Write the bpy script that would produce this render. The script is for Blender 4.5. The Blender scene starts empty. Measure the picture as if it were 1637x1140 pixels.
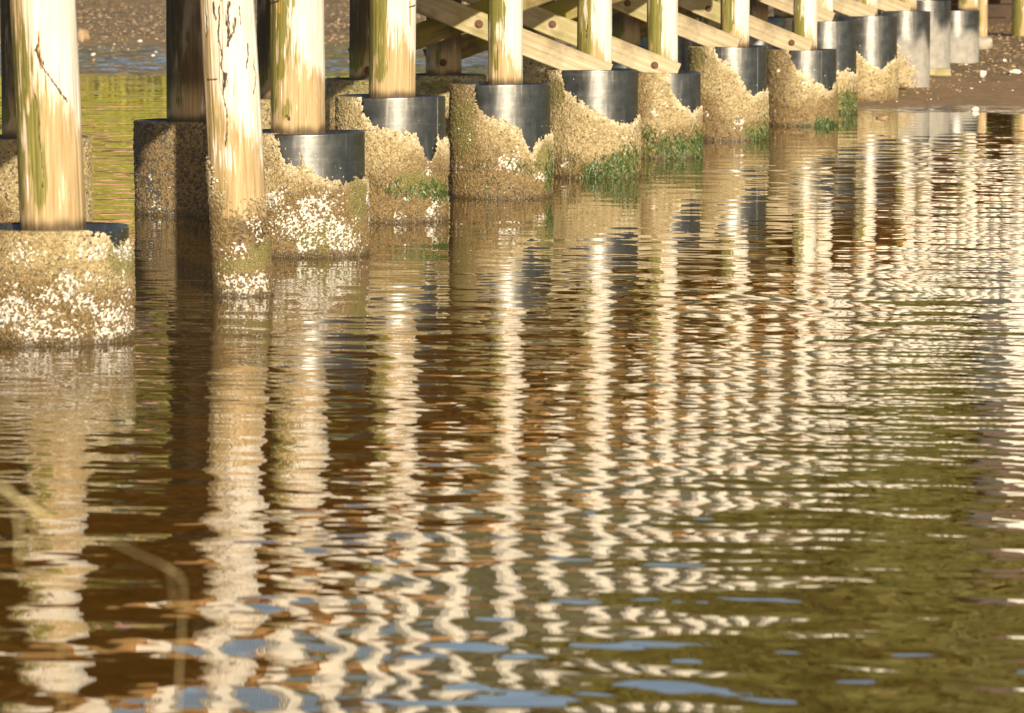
import bpy, math, random
import numpy as np
from mathutils import Vector, Matrix
R = math.radians
random.seed(7); RNG = np.random.default_rng(11)
sc = bpy.context.scene
col = sc.collection

# ------------------------------------------------------------------ camera
FPX = 7000.0; CAMH = 1.5; PITCH = math.atan(650/7000)
cam_d = bpy.data.cameras.new('camera'); cam = bpy.data.objects.new('camera', cam_d); col.objects.link(cam)
cam.location = (0, 0, CAMH); cam.rotation_euler = (R(90) - PITCH, 0, 0)
cam_d.sensor_width = 36; cam_d.lens = 36*FPX/1637; cam_d.clip_start = 0.1; cam_d.clip_end = 4000
cam_d.dof.use_dof = True; cam_d.dof.focus_distance = 23.5; cam_d.dof.aperture_fstop = 9.0
sc.camera = cam
# ------------------------------------------------------------------ sky and sun
SUN_AZ, SUN_EL = R(13), R(15)
w = bpy.data.worlds.new('World'); sc.world = w; w.use_nodes = True
nt = w.node_tree; bg = nt.nodes['Background']
sky = nt.nodes.new('ShaderNodeTexSky'); sky.sky_type = 'NISHITA'; sky.sun_disc = False
sky.sun_elevation = SUN_EL; sky.sun_rotation = math.pi - SUN_AZ
nt.links.new(sky.outputs[0], bg.inputs[0]); bg.inputs[1].default_value = 0.10
sd = bpy.data.lights.new('sun', 'SUN'); sun = bpy.data.objects.new('sun', sd); col.objects.link(sun)
sd.energy = 5.0; sd.angle = R(0.5); sd.color = (1.0, 0.89, 0.71)
tosun = Vector((math.sin(SUN_AZ)*math.cos(SUN_EL), -math.cos(SUN_AZ)*math.cos(SUN_EL), math.sin(SUN_EL)))
sun.rotation_euler = tosun.to_track_quat('Z', 'Y').to_euler()
sc.view_settings.view_transform = 'Standard'; sc.view_settings.look = 'None'
sc.view_settings.exposure = 0.55; sc.view_settings.gamma = 1
sc.render.resolution_x = 1024; sc.render.resolution_y = 713

# ------------------------------------------------------------------ projection helpers
CP, SP = math.cos(PITCH), math.sin(PITCH)
def pix(X, Y, Z):                      # world -> pixel of the photograph
    dz = Z - CAMH; d = Y*CP - dz*SP; v = Y*SP + dz*CP
    return 818.5 + FPX*X/d, 570 - FPX*v/d
def at(px, py, h=0.0):                 # pixel -> point at height h
    rx = (px-818.5)/FPX; ry = (570-py)/FPX
    dy = CP + ry*SP; dz = -SP + ry*CP
    t = (h-CAMH)/dz
    return rx*t, dy*t
def atY(px, py, Y):
    rx = (px-818.5)/FPX; ry = (570-py)/FPX
    dy = CP + ry*SP; dz = -SP + ry*CP
    t = Y/dy
    return rx*t, CAMH + dz*t

# ------------------------------------------------------------------ noise
def _h(i, j, k, s):
    n = (i*374761393 + j*668265263 + k*2147483647 % 987643 + k*1274126177 + s*144665) & 0xffffffff
    n = ((n ^ (n >> 13))*1274126177) & 0xffffffff
    n = ((n ^ (n >> 16))*2246822519) & 0xffffffff
    return ((n ^ (n >> 15)) & 0xffffff)/float(0xffffff)
def vnoise(x, y, z, s=0):
    x = np.asarray(x, float); y = np.asarray(y, float)+0*x; z = np.asarray(z, float)+0*x
    xi = np.floor(x).astype(np.int64); yi = np.floor(y).astype(np.int64); zi = np.floor(z).astype(np.int64)
    fx = x-xi; fy = y-yi; fz = z-zi
    fx = fx*fx*(3-2*fx); fy = fy*fy*(3-2*fy); fz = fz*fz*(3-2*fz)
    r = 0
    for a in (0, 1):
        for b in (0, 1):
            for c in (0, 1):
                r = r + _h(xi+a, yi+b, zi+c, s)*(fx if a else 1-fx)*(fy if b else 1-fy)*(fz if c else 1-fz)
    return r
def fbm(x, y, z, s=0, o=4):
    r = 0; a = .5; t = 0
    for i in range(o):
        r = r + a*vnoise(x*2**i, y*2**i, z*2**i, s+i*7); t += a; a *= .5
    return r/t
def cells(a, b, sp, s=0):              # nearest jittered cell: distance, random id
    gi = np.floor(a/sp).astype(np.int64); gj = np.floor(b/sp).astype(np.int64)
    best = np.full(a.shape, 1e9); rid = np.zeros(a.shape)
    for di in (-1, 0, 1):
        for dj in (-1, 0, 1):
            i = gi+di; j = gj+dj
            cx = (i+_h(i, j, 0*i, s))*sp; cy = (j+_h(i, j, 0*i, s+3))*sp
            d = np.hypot(a-cx, b-cy); m = d < best
            best = np.where(m, d, best); rid = np.where(m, _h(i, j, 0*i, s+9), rid)
    return best, rid
def sstep(a, b, x):
    t = np.clip((x-a)/(b-a), 0, 1); return t*t*(3-2*t)

# ------------------------------------------------------------------ object helpers
def tag(o, label=None, cat=None, group=None, kind=None):
    if label: o['label'] = label
    if cat: o['category'] = cat
    if group: o['group'] = group
    if kind: o['kind'] = kind
    return o
def empty(name, loc, label, cat, group=None, rz=0):
    o = bpy.data.objects.new(name, None); col.objects.link(o); o.location = loc; o.rotation_euler = (0, 0, rz)
    o.empty_display_size = .1
    return tag(o, label, cat, group)
def mesh_np(name, V, F, mat, parent=None, smooth=True, attrs=None):
    me = bpy.data.meshes.new(name)
    V = np.ascontiguousarray(V, dtype=np.float32); F = np.ascontiguousarray(F, dtype=np.int32); k = F.shape[1]
    me.vertices.add(len(V)); me.vertices.foreach_set('co', V.ravel())
    me.loops.add(F.size); me.loops.foreach_set('vertex_index', F.ravel())
    me.polygons.add(len(F)); me.polygons.foreach_set('loop_start', np.arange(0, F.size, k, dtype=np.int32))
    try: me.polygons.foreach_set('loop_total', np.full(len(F), k, dtype=np.int32))
    except Exception: pass
    me.polygons.foreach_set('use_smooth', np.full(len(F), smooth))
    me.update(calc_edges=True)
    if attrs:
        for an, arr in attrs.items():
            a = me.color_attributes.new(an, 'FLOAT_COLOR', 'POINT')
            c = np.ones((len(V), 4), np.float32); c[:, :arr.shape[1]] = arr
            a.data.foreach_set('color', c.ravel())
    me.materials.append(mat)
    o = bpy.data.objects.new(name, me); col.objects.link(o)
    if parent: o.parent = parent
    return o
class MB:                               # collects boxes / tubes, builds one mesh
    def __init__(s): s.v = []; s.f = []
    def add(s, vs, fs):
        n = len(s.v); s.v += [tuple(v) for v in vs]; s.f += [tuple(i+n for i in f) for f in fs]
    def beam(s, a, b, wd, ht, up=(0, 0, 1), bev=0.0):
        a = Vector(a); b = Vector(b); d = (b-a).normalized(); u = Vector(up)
        sd_ = d.cross(u).normalized(); u = sd_.cross(d).normalized()
        c = min(wd, ht)*.08 if not bev else bev
        pr = [(-wd/2+c, -ht/2), (wd/2-c, -ht/2), (wd/2, -ht/2+c), (wd/2, ht/2-c), (wd/2-c, ht/2), (-wd/2+c, ht/2), (-wd/2, ht/2-c), (-wd/2, -ht/2+c)]
        vs = [a+sd_*x+u*y for x, y in pr]+[b+sd_*x+u*y for x, y in pr]
        fs = [(i, (i+1) % 8, 8+(i+1) % 8, 8+i) for i in range(8)]+[tuple(range(7, -1, -1)), tuple(range(8, 16))]
        s.add(vs, fs)
    def tube(s, pts, rads, n=8):
        pts = [Vector(p) for p in pts]; vs = []; fs = []
        for i, p in enumerate(pts):
            d = (pts[min(i+1, len(pts)-1)]-pts[max(i-1, 0)]).normalized()
            a = d.orthogonal().normalized() if abs(d.z) > .9 else d.cross(Vector((0, 0, 1))).normalized()
            b = d.cross(a)
            for k in range(n):
                t = 2*math.pi*k/n; vs.append(p+(a*math.cos(t)+b*math.sin(t))*rads[i])
        for i in range(len(pts)-1):
            for k in range(n):
                fs.append((i*n+k, i*n+(k+1) % n, (i+1)*n+(k+1) % n, (i+1)*n+k))
        fs.append(tuple(range(n-1, -1, -1))); fs.append(tuple(range((len(pts)-1)*n, len(pts)*n)))
        s.add(vs, fs)
    def build(s, name, mat, parent=None, smooth=False, origin=None):
        me = bpy.data.meshes.new(name)
        o_ = Vector(origin) if origin else Vector((0, 0, 0))
        me.from_pydata([Vector(v)-o_ for v in s.v], [], s.f); me.materials.append(mat)
        for p in me.polygons: p.use_smooth = smooth
        o = bpy.data.objects.new(name, me); col.objects.link(o)
        if origin and not parent: o.location = o_
        if parent: o.parent = parent
        return o

# ------------------------------------------------------------------ materials
def mat(name):
    m = bpy.data.materials.new(name); m.use_nodes = True
    return m, m.node_tree, m.node_tree.nodes['Principled BSDF']
def N(nt, t, **kw):
    n = nt.nodes.new(t)
    for k, v in kw.items():
        if k.startswith('i_'): n.inputs[k[2:].replace('_', ' ')].default_value = v
        else: setattr(n, k, v)
    return n
def mixc(nt, f, a, b):
    n = nt.nodes.new('ShaderNodeMix'); n.data_type = 'RGBA'
    for i, s in ((0, f), (6, a), (7, b)):
        if hasattr(s, 'is_output') or isinstance(s, bpy.types.NodeSocket): nt.links.new(s, n.inputs[i])
        elif i == 0: n.inputs[0].default_value = s
        else: n.inputs[i].default_value = (*s, 1)
    return n.outputs[2]
def ramp(nt, src, a, b):
    n = nt.nodes.new('ShaderNodeMapRange'); n.inputs[1].default_value = a; n.inputs[2].default_value = b
    nt.links.new(src, n.inputs[0]); return n.outputs[0]
def math_(nt, op, a, b=None):
    n = nt.nodes.new('ShaderNodeMath'); n.operation = op
    for i, s in ((0, a), (1, b)):
        if s is None: continue
        if isinstance(s, bpy.types.NodeSocket): nt.links.new(s, n.inputs[i])
        else: n.inputs[i].default_value = s
    return n.outputs[0]
def coords(nt, scale=(1, 1, 1), kind='Object'):
    tc = nt.nodes.new('ShaderNodeTexCoord'); mp = nt.nodes.new('ShaderNodeMapping')
    mp.inputs['Scale'].default_value = scale; nt.links.new(tc.outputs[kind], mp.inputs[0]); return mp.outputs[0]
def noise(nt, vec, scale, detail=6, rough=.6):
    n = N(nt, 'ShaderNodeTexNoise'); n.inputs['Scale'].default_value = scale; n.inputs['Detail'].default_value = detail
    n.inputs['Roughness'].default_value = rough; nt.links.new(vec, n.inputs['Vector']); return n.outputs['Fac']
def bump(nt, h, strength, dist, bsdf):
    b = nt.nodes.new('ShaderNodeBump'); b.inputs['Strength'].default_value = strength; b.inputs['Distance'].default_value = dist
    nt.links.new(h, b.inputs['Height']); nt.links.new(b.outputs[0], bsdf.inputs['Normal'])
def attr(nt, name):
    a = nt.nodes.new('ShaderNodeAttribute'); a.attribute_name = name
    s = nt.nodes.new('ShaderNodeSeparateColor'); nt.links.new(a.outputs['Color'], s.inputs[0]); return s.outputs

def wood_pile_material():
    m, nt, b = mat('weathered_pile_wood')
    z = attr(nt, 'zone'); k = attr(nt, 'mark')
    grain = noise(nt, coords(nt, (60, 60, 2.2)), 1.0, 8, .65)
    fine = noise(nt, coords(nt, (220, 220, 5)), 1.0, 5, .6)
    fst = noise(nt, coords(nt, (130, 130, 6)), 1.0, 6, .7)
    jit = math_(nt, 'MULTIPLY', math_(nt, 'SUBTRACT', fst, .5), 1.7)
    z = [ramp(nt, math_(nt, 'ADD', z[0], jit), .38, .72), ramp(nt, math_(nt, 'ADD', z[1], jit), .22, .80), z[2]]
    blot = noise(nt, coords(nt, (7, 7, 4)), 1.0, 5, .6)
    c = mixc(nt, ramp(nt, grain, .35, .65), (.53, .445, .335), (.73, .665, .55))
    c = mixc(nt, math_(nt, 'MULTIPLY', ramp(nt, blot, .5, .75), .45), c, (.60, .45, .29))
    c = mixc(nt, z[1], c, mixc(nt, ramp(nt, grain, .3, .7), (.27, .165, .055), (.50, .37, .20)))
    c = mixc(nt, z[0], c, mixc(nt, ramp(nt, fine, .3, .7), (.085, .085, .010), (.25, .21, .045)))
    c = mixc(nt, z[2], c, mixc(nt, ramp(nt, grain, .3, .7), (.030, .019, .009), (.095, .055, .022)))  # dark foot stain, and the painted shade of the rear piles
    c = mixc(nt, math_(nt, 'MULTIPLY', ramp(nt, fine, .62, .70), .35), c, (.25, .17, .08))
    c = mixc(nt, k[1], c, (.55, .22, .03))
    c = mixc(nt, k[0], c, (.035, .022, .012))
    crk = noise(nt, coords(nt, (90, 90, 1.3)), 1.0, 3, .5)
    c = mixc(nt, math_(nt, 'MULTIPLY', ramp(nt, crk, .66, .72), .7), c, (.12, .075, .035))
    nt.links.new(c, b.inputs['Base Color']); b.inputs['Roughness'].default_value = .75
    bump(nt, math_(nt, 'ADD', grain, math_(nt, 'MULTIPLY', fine, .5)), .5, .004, b)
    return m
def timber_material(name, c1, c2, green=.0, axis=(3, 50, 50)):
    m, nt, b = mat(name)
    g = noise(nt, coords(nt, axis), 1.0, 7, .65); bl = noise(nt, coords(nt, (4, 4, 4)), 1.0, 5, .6)
    st = noise(nt, coords(nt, (1.7, 1.7, 1.7)), 1.0, 6, .6)
    c = mixc(nt, ramp(nt, g, .3, .7), c1, c2)
    c = mixc(nt, math_(nt, 'MULTIPLY', ramp(nt, bl, .5, .65), .55), c, tuple(x*.4 for x in c1))
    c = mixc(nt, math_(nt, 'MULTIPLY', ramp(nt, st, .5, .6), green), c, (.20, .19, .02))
    nt.links.new(c, b.inputs['Base Color']); b.inputs['Roughness'].default_value = .8
    bump(nt, g, .5, .004, b); return m
def sleeve_material():
    m, nt, b = mat('dark_pipe')
    z = attr(nt, 'zone')
    n1 = noise(nt, coords(nt, (5, 5, 40)), 1.0, 6, .6); n2 = noise(nt, coords(nt, (12, 12, 12)), 1.0, 6, .6)
    c = mixc(nt, ramp(nt, n2, .35, .7), (.070, .073, .073), (.14, .137, .128))
    c = mixc(nt, math_(nt, 'MULTIPLY', ramp(nt, n1, .55, .75), .35), c, (.32, .30, .27))
    c = mixc(nt, z[0], c, mixc(nt, ramp(nt, n2, .3, .7), (.22, .20, .165), (.34, .31, .255)))
    vs_ = noise(nt, coords(nt, (45, 45, 4)), 1.0, 5, .6); sp_ = noise(nt, coords(nt, (90, 90, 90)), 1.0, 3, .6)
    c = mixc(nt, math_(nt, 'MULTIPLY', ramp(nt, vs_, .56, .70), .45), c, (.30, .27, .21))
    c = mixc(nt, math_(nt, 'MULTIPLY', ramp(nt, sp_, .68, .74), .8), c, (.5, .43, .3))
    nt.links.new(c, b.inputs['Base Color'])
    r = math_(nt, 'ADD', math_(nt, 'MULTIPLY', n2, .12), .27); r = math_(nt, 'ADD', r, math_(nt, 'MULTIPLY', z[0], .5)); r = math_(nt, 'ADD', r, math_(nt, 'MULTIPLY', ramp(nt, vs_, .45, .65), .12))
    nt.links.new(r, b.inputs['Roughness']); dry_ = math_(nt, 'SUBTRACT', 1.0, z[0]); nt.links.new(math_(nt, 'MULTIPLY', dry_, .85), b.inputs['Metallic']); nt.links.new(math_(nt, 'MULTIPLY', dry_, .4), b.inputs['Coat Weight']); b.inputs['Coat Roughness'].default_value = .36; b.inputs['Coat IOR'].default_value = 1.8
    bump(nt, n1, .12, .004, b); return m
def crust_material():
    m, nt, b = mat('barnacle_crust')
    z = attr(nt, 'zone'); k = attr(nt, 'mark')
    n = noise(nt, coords(nt, (140, 140, 140)), 1.0, 4, .7); n3 = noise(nt, coords(nt, (190, 190, 190)), 1.0, 2, .6); n2 = noise(nt, coords(nt, (20, 20, 20)), 1.0, 5, .6)
    jit = math_(nt, 'ADD', math_(nt, 'MULTIPLY', math_(nt, 'SUBTRACT', n, .5), 1.5), math_(nt, 'MULTIPLY', math_(nt, 'SUBTRACT', n2, .5), 1.2))
    z = [z[0], ramp(nt, math_(nt, 'ADD', z[1], jit), .45, .85), ramp(nt, math_(nt, 'ADD', z[2], jit), .36, .66)]
    c = mixc(nt, ramp(nt, k[0], .0, 1.0), (.18, .125, .045), (.44, .345, .17))
    c = mixc(nt, math_(nt, 'MULTIPLY', k[2], .85), c, mixc(nt, k[0], (.46, .35, .19), (.78, .68, .48)))
    c = mixc(nt, math_(nt, 'MULTIPLY', z[0], .93), c, mixc(nt, ramp(nt, k[0], 0, 1), (.070, .042, .009), (.205, .125, .036)))
    c = mixc(nt, math_(nt, 'MULTIPLY', z[1], .85), c, mixc(nt, ramp(nt, n, .3, .7), (.085, .080, .012), (.20, .165, .04)))
    c = mixc(nt, z[2], c, mixc(nt, ramp(nt, k[0], .2, .5), (.36, .32, .25), (.70, .66, .58)))
    c = mixc(nt, k[1], c, (.030, .034, .045))
    c = mixc(nt, math_(nt, 'MULTIPLY', ramp(nt, n, .50, .62), .5), c, (.10, .06, .02))
    c = mixc(nt, math_(nt, 'MULTIPLY', ramp(nt, n3, .60, .68), .55), c, (.72, .62, .44))
    geo = nt.nodes.new('ShaderNodeNewGeometry'); sp_ = nt.nodes.new('ShaderNodeSeparateXYZ'); nt.links.new(geo.outputs['Position'], sp_.inputs[0])
    wl = math_(nt, 'ADD', sp_.outputs[2], math_(nt, 'MULTIPLY', math_(nt, 'SUBTRACT', n2, .5), .04))
    wet = math_(nt, 'SUBTRACT', 1.0, ramp(nt, wl, .008, .042))
    c = mixc(nt, math_(nt, 'MULTIPLY', wet, .72), c, (.055, .036, .012))
    nt.links.new(c, b.inputs['Base Color']); nt.links.new(math_(nt, 'SUBTRACT', .7, math_(nt, 'MULTIPLY', wet, .4)), b.inputs['Roughness'])
    bump(nt, n, .7, .004, b); return m
def plain(name, c, rough=.7, c2=None, scale=8, metallic=0, bmp=.2):
    m, nt, b = mat(name); n = noise(nt, coords(nt, (scale,)*3), 1.0, 6, .6)
    cc = mixc(nt, ramp(nt, n, .3, .7), c, c2 or tuple(x*.7 for x in c))
    nt.links.new(cc, b.inputs['Base Color']); b.inputs['Roughness'].default_value = rough; b.inputs['Metallic'].default_value = metallic
    bump(nt, n, bmp, .01, b); return m

M = dict(
    wood=wood_pile_material(), sleeve=sleeve_material(), crust=crust_material(),
    brace=timber_material('sawn_brace_timber', (.27, .20, .105), (.52, .43, .275), .45, (2.2, 34, 34)),
    brown=timber_material('brown_deck_timber', (.62, .31, .09), (.76, .45, .17), .1, (8, 8, 60)),
    plank=timber_material('deck_plank_timber', (.64, .33, .10), (.76, .46, .18), .0, (10, 10, 10)),
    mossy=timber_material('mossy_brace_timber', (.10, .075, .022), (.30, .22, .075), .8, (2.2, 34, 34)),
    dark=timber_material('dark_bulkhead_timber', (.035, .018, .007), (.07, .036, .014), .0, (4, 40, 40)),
    white=timber_material('pale_post_timber', (.66, .60, .48), (.80, .74, .62), .0, (30, 30, 3)),
    bolt=plain('rusty_bolt', (.15, .075, .035), .8, (.08, .035, .018), 120),
    wire=plain('galvanised_wire', (.30, .32, .30), .5, metallic=.3),
    fill=plain('wet_dark_fill', (.05, .035, .015), .6, (.14, .10, .03), 40, bmp=.8),
    weed=plain('green_seaweed', (.020, .042, .006), .4, (.065, .095, .012), 40),
    stone=plain('grey_brown_stone', (.24, .15, .07), .7, (.36, .25, .13), 20, bmp=.6),
    seam=plain('weld_seam_steel', (.22, .21, .19), .5, (.13, .125, .11), 30, metallic=.6),
    pale=plain('pale_grey_stone', (.42, .36, .27), .8, (.3, .25, .18), 14, bmp=.6),
    shell=plain('white_shell', (.78, .72, .60), .5, (.6, .5, .38), 40),
    stem=plain('dry_grass', (.55, .44, .22), .7, (.42, .34, .14), 30),
    leaf=plain('hillside_foliage', (.075, .085, .012), .7, (.16, .13, .022), .25, bmp=.0),
    reed=plain('reed_leaves', (.16, .17, .012), .6, (.30, .26, .025), .6, bmp=0),
    leaf2=plain('brown_foliage', (.13, .075, .02), .7, (.22, .13, .035), .25, bmp=.0),
    housew=plain('cream_wall', (.82, .78, .68), .8, (.75, .70, .60), 2),
    houser=plain('pink_brick_wall', (.46, .20, .15), .8, (.55, .30, .22), 2),
    roof=plain('roof_tiles', (.13, .08, .06), .8, (.2, .12, .09), 3),
    glass=plain('dark_window', (.02, .025, .03), .1, bmp=0),
)

# ------------------------------------------------------------------ terrain
def shore(X):
    return 52.5 - 12.3*sstep(-.8, 3.4, X) + .25*np.sin(X*1.7+1) + .12*np.sin(X*5.1)
def terrain(X, Y):
    X = np.asarray(X, float); Y = np.asarray(Y, float)
    d = Y - shore(X)
    # far bank: flat mud, gravel, grass, hill
    h = np.where(d > 0, .016*d, .12*d)
    h = np.maximum(h, -.7)
    g = np.clip(Y-82, 0, None); h = h + np.where(d > 0, .105*g, 0) - .03*np.clip(Y-125, 0, None)
    h = h + np.where(d > 0, 1, 0)*(.205+.12*sstep(6, 26, X)+.03*np.sin(X*.09))*np.clip(Y-150-10*np.sin(X*.03), 0, 105) - .38*np.clip(Y-262, 0, None)*0
    rise = (.88+.12*np.sin(X*.021+.6)+.06*np.sin(X*.06))
    h = np.where(Y > 150, h*rise + (1-rise)*h*0, h) if False else h
    # near bank, behind and under the camera
    nb = np.clip(6.3+.4*np.sin(X*1.3)-Y, 0, None)
    h = np.where(Y < 7, np.where(nb > 0, .075*nb-.02, -.7*sstep(0, 1.5, Y-6.3)-.02), h)
    h = np.where(Y < 3, np.minimum(h, .2+.0*Y), h)
    return h
def terr1(x, y): return float(terrain(np.array([x]), np.array([y]))[0])

def terrain_material():
    m, nt, b = mat('estuary_ground')
    geo = nt.nodes.new('ShaderNodeNewGeometry'); sep = nt.nodes.new('ShaderNodeSeparateXYZ'); nt.links.new(geo.outputs['Position'], sep.inputs[0])
    z = attr(nt, 'zone')    # r gravel  g grass  b wet
    P = coords(nt, (1, 1, 1))
    v = N(nt, 'ShaderNodeTexVoronoi'); v.inputs['Scale'].default_value = 26; nt.links.new(P, v.inputs['Vector'])
    vs = nt.nodes.new('ShaderNodeSeparateColor'); nt.links.new(v.outputs['Color'], vs.inputs[0])
    n1 = noise(nt, P, 1.1, 7, .65); n2 = noise(nt, P, 9, 6, .7); n3 = noise(nt, P, 60, 4, .7)
    mud = mixc(nt, ramp(nt, n2, .3, .7), (.26, .14, .055), (.42, .26, .12))
    mud = mixc(nt, math_(nt, 'MULTIPLY', ramp(nt, n1, .45, .6), .7), mud, (.22, .15, .045))
    mud = mixc(nt, math_(nt, 'MULTIPLY', z[2], .6), mud, (.07, .045, .025))
    grav = mixc(nt, vs.outputs[0], (.16, .09, .03), (.46, .30, .14))
    grav = mixc(nt, math_(nt, 'MULTIPLY', ramp(nt, n1, .45, .65), .6), grav, (.12, .075, .03))
    c = mixc(nt, z[0], mud, grav)
    grass = mixc(nt, ramp(nt, n1, .35, .65), (.36, .33, .015), (.50, .47, .035))
    grass = mixc(nt, math_(nt, 'MULTIPLY', ramp(nt, noise(nt, coords(nt, (.12, .5, .5), 'Object'), 1.0, 4, .6), .46, .56), .75), grass, (.20, .11, .03))
    c = mixc(nt, z[1], c, grass)
    nt.links.new(c, b.inputs['Base Color'])
    rr = nt.nodes.new('ShaderNodeMapRange'); nt.links.new(math_(nt, 'MULTIPLY', z[2], ramp(nt, n2, .60, .42)), rr.inputs[0])
    rr.inputs[3].default_value = .85; rr.inputs[4].default_value = .12; nt.links.new(math_(nt, 'MULTIPLY', z[2], ramp(nt, n2, .60, .45)), b.inputs['Coat Weight']); b.inputs['Coat Roughness'].default_value = .12; b.inputs['Coat IOR'].default_value = 1.9; nt.links.new(rr.outputs[0], b.inputs['Roughness'])
    hh = math_(nt, 'ADD', math_(nt, 'MULTIPLY', n2, .8), math_(nt, 'MULTIPLY', n3, .3))
    hh = math_(nt, 'ADD', hh, math_(nt, 'MULTIPLY', math_(nt, 'MULTIPLY', z[0], math_(nt, 'SUBTRACT', 1.0, v.outputs['Distance'])), 1.2))
    bump(nt, hh, 1.0, .06, b)
    return m
def build_terrain():
    ys = np.concatenate([np.linspace(-60, 0, 10)[:-1], np.linspace(0, 34, 90)[:-1], np.linspace(34, 90, 620)[:-1], np.linspace(90, 300, 120), [340, 420, 600]])
    xs = np.concatenate([-np.geomspace(300, 17, 40)[:-1], np.linspace(-17, 17, 300), np.geomspace(17, 300, 40)[1:]])
    Xg, Yg = np.meshgrid(xs, ys); H = terrain(Xg, Yg)
    d = Yg - shore(Xg)
    near = sstep(-2, 1, d)*(Yg < 100)
    H = H + near*((fbm(Xg*.8, Yg*.5, 0, 3, 5)-.5)*.10*np.clip(.3+d*.1, 0, 1.2) + (fbm(Xg*5, Yg*3, 0, 5, 3)-.5)*.03)
    H = H + near*sstep(14, 6, d)*sstep(2.0, 0, Xg)*(fbm(Xg*2.2, Yg*4.5, 0, 15, 3)-.5)*.075*np.clip(d*.5, 0, 1)
    H = H + np.where(Yg > 150, 6*(fbm(Xg*.03, Yg*.03, 0, 9, 4)-.5), 0)
    H = np.where(Yg >= 340, 30, H); H = np.where(np.abs(d) < 25, H, H)
    ng = fbm(Xg*.35, Yg*.2, 0, 21, 4)
    # gravel higher up, mud by the water; on the right gravel comes closer
    lim = 12 + 7*(ng-.5) - 4*sstep(1, 4, Xg)
    grav = sstep(0, 2.5, d-lim)*(Yg > 20); grav = np.where(Yg < 7, .6, grav)
    grass = sstep(83, 86, Yg+3*(ng-.5)); grass = np.where(Yg < 7, 0, grass)
    wet = sstep(13, 8, d)*(1-grav*.6)*(Yg > 20)*np.where(Xg < 3, 1, sstep(1.6, .6, d+.8*(ng-.5)))
    A = np.stack([grav.ravel(), grass.ravel(), wet.ravel()], 1)
    V = np.stack([Xg.ravel(), Yg.ravel(), H.ravel()], 1)
    nx = len(xs); ny = len(ys); i = np.arange(nx-1)[None, :]+np.arange(ny-1)[:, None]*nx; i = i.ravel()
    F = np.stack([i, i+1, i+nx+1, i+nx], 1)
    o = mesh_np('ground', V, F, terrain_material(), attrs={'zone': A}); tag(o, kind='structure')
build_terrain()

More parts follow.
